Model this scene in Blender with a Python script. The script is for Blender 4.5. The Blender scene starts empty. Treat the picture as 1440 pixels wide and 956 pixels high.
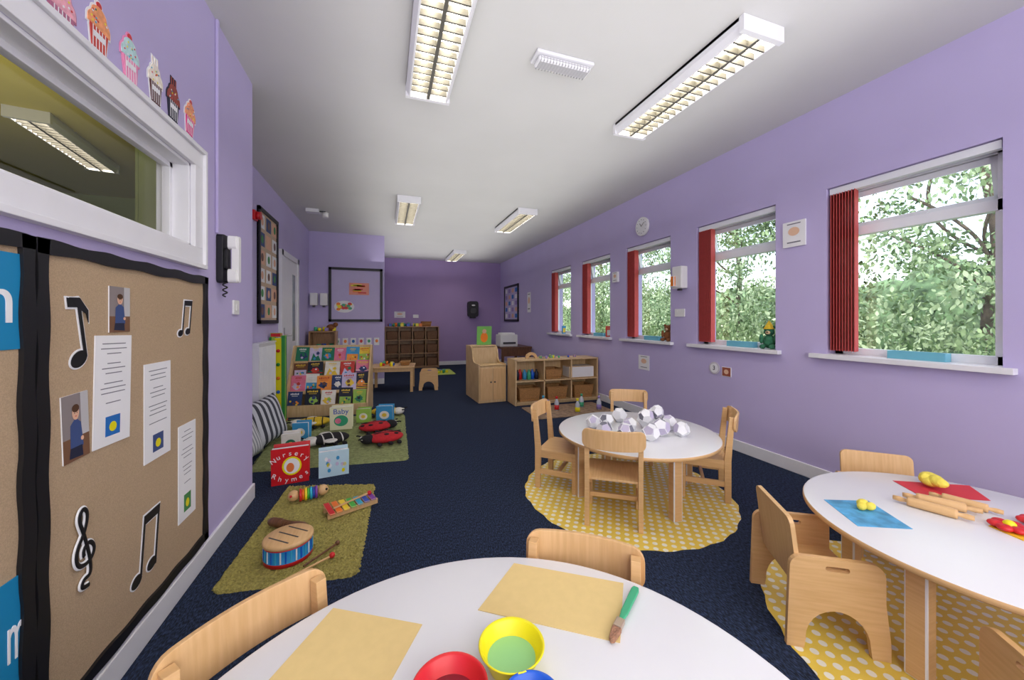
import bpy, bmesh, math, random
from mathutils import Matrix, Vector, Euler
random.seed(7)
R=random.random
def U(a,b): return a+(b-a)*R()
pi=math.pi
ZC=2.79; XL=-0.85; XR=3.06; XREC=-1.29; YF=-1.5; YB=9.95
# ---------------------------------------------------------------- materials
def lin(c):
    return tuple(((v/255)/12.92 if v/255<=0.04045 else ((v/255+0.055)/1.055)**2.4) for v in c[:3])+(1,)
_m={}
def M(name,col,rough=.5,noise=0,scale=8,bump=0,bscale=120,metal=0,emit=0,spec=.5):
    if name in _m: return _m[name]
    m=bpy.data.materials.new(name); m.use_nodes=True; nt=m.node_tree
    b=nt.nodes['Principled BSDF']; c=lin(col)
    b.inputs['Base Color'].default_value=c; b.inputs['Roughness'].default_value=rough
    b.inputs['Metallic'].default_value=metal
    b.inputs['Specular IOR Level'].default_value=spec
    tc=nt.nodes.new('ShaderNodeTexCoord')
    n=nt.nodes.new('ShaderNodeTexNoise'); n.inputs['Scale'].default_value=scale; n.inputs['Detail'].default_value=4
    nt.links.new(tc.outputs['Object'],n.inputs['Vector'])
    r=nt.nodes.new('ShaderNodeValToRGB')
    nz=max(noise,.015)
    r.color_ramp.elements[0].position=.35; r.color_ramp.elements[1].position=.65
    r.color_ramp.elements[0].color=tuple(x*(1-nz) for x in c[:3])+(1,)
    r.color_ramp.elements[1].color=tuple(min(1,x*(1+nz)) for x in c[:3])+(1,)
    nt.links.new(n.outputs['Fac'],r.inputs['Fac']); nt.links.new(r.outputs['Color'],b.inputs['Base Color'])
    if bump:
        n2=nt.nodes.new('ShaderNodeTexNoise'); n2.inputs['Scale'].default_value=bscale; n2.inputs['Detail'].default_value=3
        nt.links.new(tc.outputs['Object'],n2.inputs['Vector'])
        bp=nt.nodes.new('ShaderNodeBump'); bp.inputs['Strength'].default_value=bump; bp.inputs['Distance'].default_value=.01
        nt.links.new(n2.outputs['Fac'],bp.inputs['Height']); nt.links.new(bp.outputs['Normal'],b.inputs['Normal'])
    if emit:
        nt.links.new(r.outputs['Color'],b.inputs['Emission Color']); b.inputs['Emission Strength'].default_value=emit
    _m[name]=m; return m
def wood(name,c1,c2,stretch=(3,3,30),rough=.4):
    if name in _m: return _m[name]
    m=M(name,c1,rough); nt=m.node_tree
    r=[n for n in nt.nodes if n.type=='VALTORGB'][0]; n=[n for n in nt.nodes if n.type=='TEX_NOISE'][0]
    tc=[n for n in nt.nodes if n.type=='TEX_COORD'][0]
    mp=nt.nodes.new('ShaderNodeMapping'); mp.inputs['Scale'].default_value=stretch
    nt.links.new(tc.outputs['Object'],mp.inputs['Vector']); nt.links.new(mp.outputs['Vector'],n.inputs['Vector'])
    n.inputs['Scale'].default_value=2.2; n.inputs['Detail'].default_value=6
    r.color_ramp.elements[0].color=lin(c1); r.color_ramp.elements[1].color=lin(c2)
    return m
WALL=M('wall_lavender_paint',(190,179,220),.85,.02,2,.08,200)
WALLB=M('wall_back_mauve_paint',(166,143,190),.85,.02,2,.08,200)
CEIL=M('ceiling_white_paint',(214,214,212),.9,.02,1.5,.05,150)
TRIM=M('white_gloss_trim',(232,232,236),.35)
UPVC=M('upvc_white',(234,236,240),.3)
WHITE=M('white_plastic',(234,234,232),.4)
BLACK=M('black_satin',(20,20,24),.45)
DARK=M('dark_grey',(60,60,64),.5)
LAM=M('white_laminate',(230,231,234),.22,.01,3)
BEECH=wood('beech_wood',(220,180,128),(210,168,114),(3,3,40))
BEECHX=wood('beech_wood_panel',(222,183,132),(212,171,118),(40,3,3))
BIRCH=wood('birch_ply',(218,188,142),(204,170,122),(30,3,3))
DWOOD=wood('dark_beech',(186,144,98),(160,118,78),(30,3,3))
WALNUT=wood('brown_wood',(120,78,48),(92,58,36),(20,3,3))
BURLAP=M('hessian',(192,166,134),.95,.10,300,.5,700)
RED=M('red_plastic',(208,30,38),.35)
BLIND=M('red_blind_fabric',(190,76,74),.8,.05,30)
YEL=M('yellow_plastic',(238,226,20),.35)
BLU=M('blue_plastic',(20,90,200),.35)
GRN=M('green_plastic',(60,165,120),.4)
CYAN=M('cyan_card',(60,170,205),.6)
OCHRE=M('ochre_sugar_paper',(222,196,134),.9,.02,40)
PAPER=M('white_paper',(236,236,238),.8)
INK=M('grey_ink',(120,120,130),.8)
WICK=M('wicker',(176,128,74),.7,.25,90,1.0,130)
WICKD=M('wicker_dark',(130,94,66),.7,.25,90,1.0,130)
ORANGE=M('orange_plastic',(240,130,30),.4)
PURP=M('purple_card',(150,130,190),.6)
TEDDY=M('brown_plush',(140,88,50),.95,.15,60,.8,200)
SKIN=M('skin_print',(224,178,150),.7)
# carpet
def carpet():
    m=M('navy_loop_carpet',(28,34,52),.95); nt=m.node_tree; b=nt.nodes['Principled BSDF']
    tc=[n for n in nt.nodes if n.type=='TEX_COORD'][0]
    r=[n for n in nt.nodes if n.type=='VALTORGB'][0]; n=[n for n in nt.nodes if n.type=='TEX_NOISE'][0]
    mp=nt.nodes.new('ShaderNodeMapping'); mp.inputs['Scale'].default_value=(190,60,1)
    nt.links.new(tc.outputs['Object'],mp.inputs['Vector']); nt.links.new(mp.outputs['Vector'],n.inputs['Vector'])
    n.inputs['Scale'].default_value=1; n.inputs['Detail'].default_value=3
    r.color_ramp.elements[0].position=.40; r.color_ramp.elements[1].position=.74
    r.color_ramp.elements[0].color=lin((28,32,43)); r.color_ramp.elements[1].color=lin((56,72,106))
    bp=nt.nodes.new('ShaderNodeBump'); bp.inputs['Strength'].default_value=.5; bp.inputs['Distance'].default_value=.005
    nt.links.new(n.outputs['Fac'],bp.inputs['Height']); nt.links.new(bp.outputs['Normal'],b.inputs['Normal'])
    b.inputs['Specular IOR Level'].default_value=.15
    return m
CARPET=carpet()
def polka():
    m=M('yellow_polka_vinyl',(232,202,86),.45); nt=m.node_tree; b=nt.nodes['Principled BSDF']
    tc=[n for n in nt.nodes if n.type=='TEX_COORD'][0]; r=[n for n in nt.nodes if n.type=='VALTORGB'][0]
    mp=nt.nodes.new('ShaderNodeMapping'); mp.inputs['Rotation'].default_value=(0,0,.6)
    v=nt.nodes.new('ShaderNodeTexVoronoi'); v.voronoi_dimensions='2D'; v.inputs['Scale'].default_value=21; v.inputs['Randomness'].default_value=0
    nt.links.new(tc.outputs['Object'],mp.inputs['Vector']); nt.links.new(mp.outputs['Vector'],v.inputs['Vector'])
    lt=nt.nodes.new('ShaderNodeMath'); lt.operation='LESS_THAN'; lt.inputs[1].default_value=.29
    nt.links.new(v.outputs['Distance'],lt.inputs[0])
    mx=nt.nodes.new('ShaderNodeMixRGB'); mx.inputs['Color2'].default_value=lin((236,234,222))
    nt.links.new(lt.outputs[0],mx.inputs['Fac']); nt.links.new(r.outputs['Color'],mx.inputs['Color1']); nt.links.new(mx.outputs[0],b.inputs['Base Color'])
    return m
POLKA=polka()
def stripes(name,c1,c2,scale):
    m=M(name,c1,.8); nt=m.node_tree; b=nt.nodes['Principled BSDF']
    tc=[n for n in nt.nodes if n.type=='TEX_COORD'][0]
    w=nt.nodes.new('ShaderNodeTexWave'); w.inputs['Scale'].default_value=scale; w.inputs['Distortion'].default_value=.6; w.bands_direction='Y'
    nt.links.new(tc.outputs['Object'],w.inputs['Vector'])
    r=nt.nodes.new('ShaderNodeValToRGB'); r.color_ramp.interpolation='CONSTANT'
    r.color_ramp.elements[0].color=lin(c1); r.color_ramp.elements[1].color=lin(c2); r.color_ramp.elements[1].position=.5
    nt.links.new(w.outputs['Color'],r.inputs['Fac']); nt.links.new(r.outputs['Color'],b.inputs['Base Color'])
    return m
STR1=stripes('charcoal_grey_stripe',(62,64,74),(200,202,208),5)
STR2=stripes('grey_white_stripe',(215,215,218),(150,152,160),7)
def glassmat():
    m=bpy.data.materials.new('window_glass'); m.use_nodes=True; nt=m.node_tree; nt.nodes.clear()
    o=nt.nodes.new('ShaderNodeOutputMaterial'); t=nt.nodes.new('ShaderNodeBsdfTransparent'); g=nt.nodes.new('ShaderNodeBsdfGlossy')
    g.inputs['Roughness'].default_value=.02; mx=nt.nodes.new('ShaderNodeMixShader'); mx.inputs[0].default_value=.05
    nt.links.new(t.outputs[0],mx.inputs[1]); nt.links.new(g.outputs[0],mx.inputs[2]); nt.links.new(mx.outputs[0],o.inputs[0])
    return m
GLASS=glassmat()
def emis(name,col,s):
    m=bpy.data.materials.new(name); m.use_nodes=True; nt=m.node_tree; nt.nodes.clear()
    o=nt.nodes.new('ShaderNodeOutputMaterial'); e=nt.nodes.new('ShaderNodeEmission'); e.inputs[0].default_value=lin(col); e.inputs[1].default_value=s
    nt.links.new(e.outputs[0],o.inputs[0]); return m
TUBE=emis('fluorescent_tube',(255,244,222),26)
# ---------------------------------------------------------------- builder
def T(x=0,y=0,z=0): return Matrix.Translation((x,y,z))
def RZ(a): return Matrix.Rotation(a,4,'Z')
def RX(a): return Matrix.Rotation(a,4,'X')
def RY(a): return Matrix.Rotation(a,4,'Y')
I4=Matrix.Identity(4)
class B:
    def __init__(s,name): s.n=name; s.bm=bmesh.new(); s.ms=[]
    def mi(s,m):
        if m not in s.ms: s.ms.append(m)
        return s.ms.index(m)
    def _set(s,verts,m,smooth=False):
        i=s.mi(m); fs=set(f for v in verts for f in v.link_faces)
        for f in fs: f.material_index=i; f.smooth=smooth
        return fs
    def box(s,c,d,m,X=I4,bev=0):
        mt=X@T(*c)@Matrix.Diagonal((d[0],d[1],d[2],1))
        r=bmesh.ops.create_cube(s.bm,size=1,matrix=mt); fs=s._set(r['verts'],m)
        if bev:
            es=list(set(e for f in fs for e in f.edges))
            bmesh.ops.bevel(s.bm,geom=es,offset=bev,segments=2,affect='EDGES',profile=.5)
    def b2(s,lo,hi,m,X=I4,bev=0):
        s.box([(a+b)/2 for a,b in zip(lo,hi)],[abs(b-a) for a,b in zip(lo,hi)],m,X,bev)
    def cyl(s,c,r,h,m,X=I4,seg=24,r2=None,smooth=True):
        rr=bmesh.ops.create_cone(s.bm,cap_ends=True,segments=seg,radius1=r,radius2=r if r2 is None else r2,depth=h,matrix=X@T(*c))
        fs=s._set(rr['verts'],m,smooth)
        for f in fs:
            if len(f.verts)>4: f.smooth=False
    def sph(s,c,r,m,X=I4,seg=16):
        if not hasattr(r,'__len__'): r=(r,r,r)
        rr=bmesh.ops.create_uvsphere(s.bm,u_segments=seg,v_segments=max(8,seg//2),radius=1,matrix=X@T(*c)@Matrix.Diagonal((r[0],r[1],r[2],1)))
        s._set(rr['verts'],m,True)
    def poly(s,pts,z0,z1,m,X=I4):
        i=s.mi(m); bm=s.bm
        a=sum(pts[k][0]*pts[(k+1)%len(pts)][1]-pts[(k+1)%len(pts)][0]*pts[k][1] for k in range(len(pts)))
        if a<0: pts=pts[::-1]
        lo=[bm.verts.new(X@Vector((p[0],p[1],z0))) for p in pts]; hi=[bm.verts.new(X@Vector((p[0],p[1],z1))) for p in pts]
        fs=[bm.faces.new(hi),bm.faces.new(lo[::-1])]
        n=len(pts)
        for k in range(n): fs.append(bm.faces.new((lo[k],lo[(k+1)%n],hi[(k+1)%n],hi[k])))
        for f in fs: f.material_index=i
    def addmesh(s,me,m,X=I4,smooth=False):
        i=s.mi(m); n=len(s.bm.faces); me.transform(X); s.bm.from_mesh(me); s.bm.faces.ensure_lookup_table()
        for f in s.bm.faces[n:]: f.material_index=i; f.smooth=smooth
        bpy.data.meshes.remove(me)
    def holes(s,loops,z0,z1,m,X=I4):
        cu=bpy.data.curves.new('tmp','CURVE'); cu.dimensions='2D'; cu.fill_mode='BOTH'; cu.extrude=(z1-z0)/2
        for L in loops:
            sp=cu.splines.new('POLY'); sp.points.add(len(L)-1)
            for k,p in enumerate(L): sp.points[k].co=(p[0],p[1],0,1)
            sp.use_cyclic_u=True
        ob=bpy.data.objects.new('tmp',cu); me=bpy.data.meshes.new_from_object(ob)
        bpy.data.objects.remove(ob); bpy.data.curves.remove(cu)
        s.addmesh(me,m,X@T(0,0,(z0+z1)/2))
    def tube(s,pts,r,m,X=I4,nurbs=True,res=6):
        cu=bpy.data.curves.new('tmp','CURVE'); cu.dimensions='3D'; cu.bevel_depth=r; cu.bevel_resolution=2; cu.use_fill_caps=True; cu.resolution_u=res
        sp=cu.splines.new('NURBS' if nurbs else 'POLY'); sp.points.add(len(pts)-1)
        for k,p in enumerate(pts): sp.points[k].co=(p[0],p[1],p[2] if len(p)>2 else 0,1)
        if nurbs: sp.use_endpoint_u=True; sp.order_u=3
        ob=bpy.data.objects.new('tmp',cu); me=bpy.data.meshes.new_from_object(ob)
        bpy.data.objects.remove(ob); bpy.data.curves.remove(cu); s.addmesh(me,m,X,True)
    def lathe(s,prof,m,X=I4,seg=32,smooth=True):
        i=s.mi(m); bm=s.bm; rings=[]
        for (r,z) in prof:
            if r<1e-5: rings.append([bm.verts.new(X@Vector((0,0,z)))])
            else: rings.append([bm.verts.new(X@Vector((r*math.cos(2*pi*k/seg),r*math.sin(2*pi*k/seg),z))) for k in range(seg)])
        for a,b in zip(rings,rings[1:]):
            for k in range(seg):
                k2=(k+1)%seg
                if len(a)==1 and len(b)==1: continue
                if len(a)==1: f=bm.faces.new((a[0],b[k2],b[k]))
                elif len(b)==1: f=bm.faces.new((a[k],a[k2],b[0]))
                else: f=bm.faces.new((a[k],a[k2],b[k2],b[k]))
                f.material_index=i; f.smooth=smooth
    def done(s,X=I4,bevel=0,parent=None,recalc=True):
        if recalc: bmesh.ops.recalc_face_normals(s.bm,faces=s.bm.faces[:])
        me=bpy.data.meshes.new(s.n); s.bm.to_mesh(me); s.bm.free()
        for m in s.ms: me.materials.append(m)
        ob=bpy.data.objects.new(s.n,me); bpy.context.collection.objects.link(ob)
        if parent: ob.parent=parent; ob.matrix_local=X
        else: ob.matrix_world=X
        if bevel:
            md=ob.modifiers.new('bevel','BEVEL'); md.width=bevel; md.segments=2; md.limit_method='ANGLE'; md.angle_limit=.6
        return ob
def text(name,body,size,X,m,parent,ext=.0008,align='CENTER'):
    cu=bpy.data.curves.new(name,'FONT'); cu.body=body; cu.size=size; cu.extrude=ext; cu.align_x=align; cu.align_y='CENTER'; cu.materials.append(m)
    ob=bpy.data.objects.new(name,cu); bpy.context.collection.objects.link(ob); ob.parent=parent; ob.matrix_local=X
    return ob
def WM(k,a,z,off=0):
    off+=.0008
    if k=='L': m=Matrix(((0,0,1,XL+off),(1,0,0,a),(0,1,0,z),(0,0,0,1)))
    elif k=='C': m=Matrix(((0,0,1,XREC+off),(1,0,0,a),(0,1,0,z),(0,0,0,1)))
    elif k=='R': m=Matrix(((0,0,-1,XR-off),(-1,0,0,a),(0,1,0,z),(0,0,0,1)))
    elif k=='P': m=Matrix(((1,0,0,a),(0,0,-1,7.4-off),(0,1,0,z),(0,0,0,1)))
    elif k=='K': m=Matrix(((1,0,0,a),(0,0,-1,YB-off),(0,1,0,z),(0,0,0,1)))
    return m
def ell(cx,cy,rx,ry,n=20,a0=0,a1=2*pi,rot=0):
    o=[]
    full=abs(a1-a0-2*pi)<1e-6
    for k in range(n):
        t=a0+(a1-a0)*k/(n if full else n-1); x=rx*math.cos(t); y=ry*math.sin(t)
        o.append((cx+x*math.cos(rot)-y*math.sin(rot),cy+x*math.sin(rot)+y*math.cos(rot)))
    return o
def rrect(w,h,r,cx=0,cy=0,n=5):
    o=[]
    for (sx,sy,a) in ((1,1,0),(-1,1,pi/2),(-1,-1,pi),(1,-1,1.5*pi)):
        o+=ell(cx+sx*(w/2-r),cy+sy*(h/2-r),r,r,n,a,a+pi/2)
    return o
# ---------------------------------------------------------------- room shell
b=B('floor'); b.b2((-4.2,YF,-.1),(3.3,YB+.1,0),CARPET); b.done()
b=B('ceiling'); b.b2((-4.2,YF-.1,ZC),(3.5,YB+.2,ZC+.25),CEIL); b.done()
WY=[(1.0+1.193*k,1.0+1.193*k+.82) for k in range(5)]; WZ0,WZ1=.95,2.16
b=B('wall_right')
b.b2((XR,YF,0),(XR+.26,YB+.1,WZ0),WALL); b.b2((XR,YF,WZ1),(XR+.26,YB+.1,ZC),WALL)
ys=[YF]+[v for w in WY for v in w]+[YB+.1]
for k in range(0,len(ys),2): b.b2((XR,ys[k],WZ0),(XR+.26,ys[k+1],WZ1),WALL)
b.done()
IW=(.35,2.09,1.54,1.92)
b=B('wall_left')
b.b2((XL-.12,YF,0),(XL,2.93,IW[2]),WALL); b.b2((XL-.12,YF,IW[3]),(XL,2.93,ZC),WALL)
b.b2((XL-.12,YF,IW[2]),(XL,IW[0],IW[3]),WALL); b.b2((XL-.12,IW[1],IW[2]),(XL,2.93,IW[3]),WALL); b.done()
GREENW=M('green_room_paint',(188,204,136),.85); OLIVE=M('side_room_ceiling',(196,182,92),.9)
b=B('wall_recess'); b.b2((XREC-.12,2.93,0),(XREC,7.4,ZC),WALL); b.b2((XREC,2.87,0),(XL-.12,2.93,ZC),WALL); b.done()
b=B('wall_chimney_breast'); b.b2((XREC-.12,7.4,0),(-.02,YB+.1,ZC),WALL); b.done()
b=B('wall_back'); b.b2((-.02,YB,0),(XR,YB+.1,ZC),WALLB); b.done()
b=B('wall_front'); b.b2((XL,YF-.1,0),(XR+.26,YF,ZC),WALL); b.done()
b=B('wall_side_room')
b.b2((-4.2,YF,0),(-4.1,6.2,ZC),GREENW); b.b2((-4.1,6.1,0),(XREC-.12,6.2,ZC),GREENW); b.b2((-4.2,YF-.1,0),(XL,YF,ZC),GREENW)
b.b2((XREC-.12,2.84,0),(XL-.12,2.865,ZC),GREENW); b.b2((XREC-.135,2.84,0),(XREC-.122,6.1,ZC),GREENW)
b.b2((-4.1,YF,ZC-.02),(XREC-.14,6.1,ZC-.003),OLIVE); b.b2((XREC-.14,YF,ZC-.02),(XL-.13,2.84,ZC-.003),OLIVE); b.done()
for n,lo,hi in (('left',(XL,YF,0),(XL+.016,2.93,.10)),('recess',(XREC,2.93,0),(XREC+.016,5.4,.10)),('recess_far',(XREC,6.4,0),(XREC+.016,7.4,.10)),
    ('chimney_breast',(XREC,7.384,0),(-.02,7.4,.10)),('back',(-.02,YB-.016,0),(XR,YB,.10)),('right',(XR-.016,YF,0),(XR,YB,.10))):
    b=B('baseboard_'+n); b.b2(lo,hi,TRIM); b.done(bevel=.004)
# ---------------------------------------------------------------- windows right
def window(k,y0,y1):
    b=B('window_%d'%(k+1)); x0,x1=XR+.10,XR+.16; f=.05; zt=1.83
    b.b2((x0,y0-.003,WZ0),(x1,y0+f,WZ1),UPVC); b.b2((x0,y1-f,WZ0),(x1,y1+.003,WZ1),UPVC)
    b.b2((x0,y0,WZ0),(x1,y1,WZ0+f),UPVC); b.b2((x0,y0,WZ1-f),(x1,y1,WZ1),UPVC); b.b2((x0,y0,zt-.03),(x1,y1,zt+.03),UPVC)
    b.b2((x0+.025,y0+f,WZ0+f),(x0+.03,y1-f,zt-.03),GLASS)
    for a in ((y0+f,y0+f+.012),(y1-f-.012,y1-f)): b.b2((x0+.01,a[0],WZ0+f),(x0+.04,a[1],zt-.03),UPVC)
    H=T(x1-.02,0,WZ1-f)@RY(-.22); h=WZ1-f-zt-.03; g=.036
    b.b2((-.02,y0+f,-h),(.02,y0+f+g,0),UPVC,H); b.b2((-.02,y1-f-g,-h),(.02,y1-f,0),UPVC,H)
    b.b2((-.02,y0+f,-g),(.02,y1-f,0),UPVC,H); b.b2((-.02,y0+f,-h),(.02,y1-f,-h+g),UPVC,H); b.b2((-.003,y0+f+g,-h+g),(.003,y1-f-g,-g),GLASS,H)
    b.b2((-.035,(y0+y1)/2-.06,-h+.006),(-.02,(y0+y1)/2+.06,-h+.022),UPVC,H)
    b.b2((x1,y0-.0,WZ0-.04),(x1+.18,y1,WZ0+.005),UPVC)
    b.done()
    b=B('window_sill'); b.b2((XR-.05,y0-.05,WZ0-.03),(XR,y1+.09,WZ0+.002),TRIM); b.b2((XR,y0+.002,WZ0-.0),(XR+.10,y1-.002,WZ0+.004),TRIM); b.done(bevel=.006)
    b=B('vertical_blind'); b.b2((XR+.02,y0+.01,WZ1-.05),(XR+.06,y1-.01,WZ1-.005),UPVC)
    for j in range(9):
        yy=y1-.015-j*.018; X=T(XR+.045,yy,0)@RZ(.25)
        b.b2((-.04,-.0015,WZ0+.03),(.04,.0015,WZ1-.05),BLIND,X)
    b.done()
for k,(a,c) in enumerate(WY): window(k,a,c)
b=B('window_internal')
y0,y1,z0,z1=IW; o=.075
for lo,hi in (((XL,y0-o,z0-o),(XL+.02,y1+o,z0)),((XL,y0-o,z1),(XL+.02,y1+o,z1+o)),((XL,y1,z0),(XL+.02,y1+o,z1)),((XL,y0-o,z0),(XL+.02,y0,z1))): b.b2(lo,hi,TRIM)
for lo,hi in (((XL,y0-o-.02,z0-o-.02),(XL+.032,y1+o+.02,z0-o)),((XL,y0-o-.02,z1+o),(XL+.032,y1+o+.02,z1+o+.02)),((XL,y1+o,z0-o),(XL+.032,y1+o+.02,z1+o))): b.b2(lo,hi,TRIM)
xa,xb=XL-.119,XL+.001
for lo,hi in (((xa,y0,z0),(xb,y1,z0+.014)),((xa,y0,z1-.014),(xb,y1,z1)),((xa,y1-.014,z0),(xb,y1,z1)),((xa,y0,z0),(xb,y0+.014,z1))): b.b2(lo,hi,TRIM)
xa,xb=XL-.09,XL-.06
for lo,hi in (((xa,y0,z0),(xb,y1,z0+.035)),((xa,y0,z1-.035),(xb,y1,z1)),((xa,y1-.035,z0),(xb,y1,z1)),((xa,y0,z0),(xb,y0+.035,z1))): b.b2(lo,hi,TRIM)
b.b2((XL-.077,y0,z0),(XL-.073,y1,z1),GLASS); b.done(bevel=.004)
GLD=M('door_glass_pane',(150,160,165),.15)
STEEL=M('steel',(180,180,185),.3,metal=1)
b=B('door_1'); X=WM('C',5.9,0)
b.b2((-.42,0.005,0.0),(.42,2.04,.03),TRIM,X)
b.b2((-.49,0,0),(-.42,2.11,.045),TRIM,X); b.b2((.42,0,0),(.49,2.11,.045),TRIM,X); b.b2((-.49,2.04,0),(.49,2.11,.045),TRIM,X)
b.b2((.12,.9,.03),(.28,1.85,.034),GLD,X)
b.cyl((-.34,1.0,.07),.012,.1,STEEL,X); b.b2((-.36,.9,.03),(-.32,1.1,.036),STEEL,X)
b.done()
# ---------------------------------------------------------------- ceiling lights
LOUV=M('louvre_metal',(92,90,82),.5)
def fixture(x,y,l=1.2,w=.29,zc=ZC,rot=0):
    b=B('ceiling_light'); h=.085; z0=-h
    b.b2((-w/2,-l/2,-.02),(w/2,l/2,-.0005),TRIM)
    for sx in (-1,1):
        b.poly([(sx*w/2,-.001),(sx*w/2,-.05),(sx*(w/2-.02),z0),(sx*(w/2-.03),z0),(sx*(w/2-.03),-.001)],-l/2+.004,l/2-.004,TRIM,Matrix(((1,0,0,0),(0,0,1,0),(0,1,0,0),(0,0,0,1))))
        b.b2((-w/2-.002,sx*(l/2)-sx*.028,z0-.001),(w/2+.002,sx*(l/2+.001),-.001),TRIM)
    iw=w-.06; il=l-.06
    b.b2((-.010,-il/2,z0),(.010,il/2,-.03),LOUV)
    n=18
    for k in range(1,n):
        yy=-il/2+il*k/n
        b.b2((-iw/2,yy-.005,z0+.001),(iw/2,yy+.005,-.052),LOUV)
    for sx in (-1,1):
        b.b2((sx*iw/4-.024,-il/2,-.042),(sx*iw/4+.024,il/2,-.034),TUBE)
    b.done(T(x,y,zc)@RZ(rot))
fixture(.275,2.0); fixture(1.90,2.0,1.16); fixture(.29,5.5); fixture(1.92,5.5); fixture(1.60,8.9); fixture(-2.6,4.3,l=1.1,w=.24,zc=ZC-.02,rot=.15)
fixture(.29,-.7); fixture(1.93,-.7)
b=B('emergency_bulkhead_light'); b.b2((-.19,-.06,-.02),(.19,.06,0),TRIM,bev=.006); b.b2((-.175,-.045,-.055),(.175,.045,-.02),M('frosted_diffuser',(186,186,190),.2),bev=.015)
for k in range(-8,9): b.b2((k*.02-.0012,-.0455,-.0555),(k*.02+.0012,.0455,-.03),M('frosted_rib',(158,158,164),.3))
b.done(T(1.03,2.05,ZC))
b=B('emergency_spotlight'); b.b2((-.12,-.06,-.05),(.05,.06,0),TRIM,bev=.005); b.cyl((.13,0,-.07),.04,.07,WHITE,RY(0)); b.b2((.04,-.01,-.03),(.13,.01,-.015),DARK); b.done(T(-.95,5.95,ZC))
# ---------------------------------------------------------------- left wall: notice board
X=WM('L',0,0)
def notice(ya,yb,za,zb):
    b=B('notice_board'); b.b2((ya,za,0),(yb,zb,.008),BURLAP,X)
    def strip(p,q,w):
        n=40; d=Vector(q)-Vector(p); L=d.length; d.normalize(); nn=Vector((-d.y,d.x)); A=[];C=[]
        for k in range(n+1):
            t=L*k/n; c=Vector(p)+d*t; A.append(c+nn*(w/2+.003*math.sin(t*30+R()*.5))); C.append(c-nn*(w/2+.003*math.sin(t*24+1)))
        b.poly([tuple(v) for v in A+C[::-1]],.008,.018,BLACK,X)
    e=.018; w=.036
    strip((ya+e,za),(ya+e,zb),w); strip((yb-e,za),(yb-e,zb),w); strip((ya,za+e),(yb,za+e),w); strip((ya,zb-e),(yb,zb-e),w)
    b.done()
notice(1.272,2.225,.12,1.41); notice(.32,1.268,.12,1.41)
def flat(name,k,a,z,w,h,draw,th=.003,off=.0085,tilt=0):
    b=B(name); b.b2((-w/2,-h/2,0),(w/2,h/2,th),PAPER)
    if draw: draw(b,w,h,th)
    return b.done(WM(k,a,z,off)@RZ(tilt))
def note8(name,a,z,s,double=False,tilt=0):
    b=B(name)
    for m,e,z0,z1 in ((PAPER,.005,0,.002),(BLACK,0,.002,.004)):
        if not double:
            b.poly(ell(-.01*s,-.08*s,.035*s+e,.024*s+e,rot=.4),z0,z1,m)
            b.poly([(.012*s-e,-.08*s),(.024*s+e,-.08*s),(.02*s+e,.11*s+e),(-.03*s-e,.12*s+e),(-.03*s-e,.09*s-e),(.008*s-e,.085*s-e)],z0+.0002,z1+.0002,m)
            b.poly([(-.02*s,.12*s),(.0,.09*s-e),(.04*s+e,.06*s),(.045*s+e,.03*s-e),(.05*s+e,.07*s),(.02*s,.115*s+e)],z0+.0004,z1+.0004,m)
        else:
            for cx in (-.045*s,.035*s): b.poly(ell(cx,-.09*s+(cx>0)*.02*s,.026*s+e,.018*s+e,rot=.4),z0,z1,m)
            for cx in (-.024*s,.056*s): b.poly([(cx-.004*s-e,-.08*s),(cx+.004*s+e,-.08*s),(cx+.004*s+e,.1*s),(cx-.004*s-e,.1*s)],z0+.0002,z1+.0002,m)
            b.poly([(-.028*s-e,.075*s-e),(.06*s+e,.09*s-e),(.06*s+e,.12*s+e),(-.028*s-e,.105*s+e)],z0+.0004,z1+.0004,m)
    b.done(WM('L',a,z,.0085)@RZ(tilt))
note8('music_note_sign',1.415,1.16,.9,tilt=.15); note8('music_note_sign',2.02,1.205,.75,True,-.15); note8('music_note_sign',1.74,.36,1.1,True,-.12)
b=B('treble_clef_sign')
cp=[(.0,-.115),(-.03,-.11),(-.02,-.085),(.01,-.09),(.012,-.04),(-.005,.05),(-.02,.1),(.0,.125),(.018,.1),(.0,.05),(-.04,.01),(-.035,-.04),(.01,-.05),(.035,-.02),(.015,.015),(-.015,0),(-.01,-.02)]
b.tube([(x,y,.001) for x,y in cp],.011,PAPER); b.tube([(x,y,.012) for x,y in cp],.0065,BLACK)
b.done(WM('L',1.435,.53,.013)@RZ(.1)@Matrix.Diagonal((1,1,.3,1)))
PB=M('print_blue',(30,110,190),.6); PG=M('print_green',(70,140,80),.6); PGR=M('print_grey_wall',(140,130,130),.6); PJ=M('print_denim',(60,80,130),.6)
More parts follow.
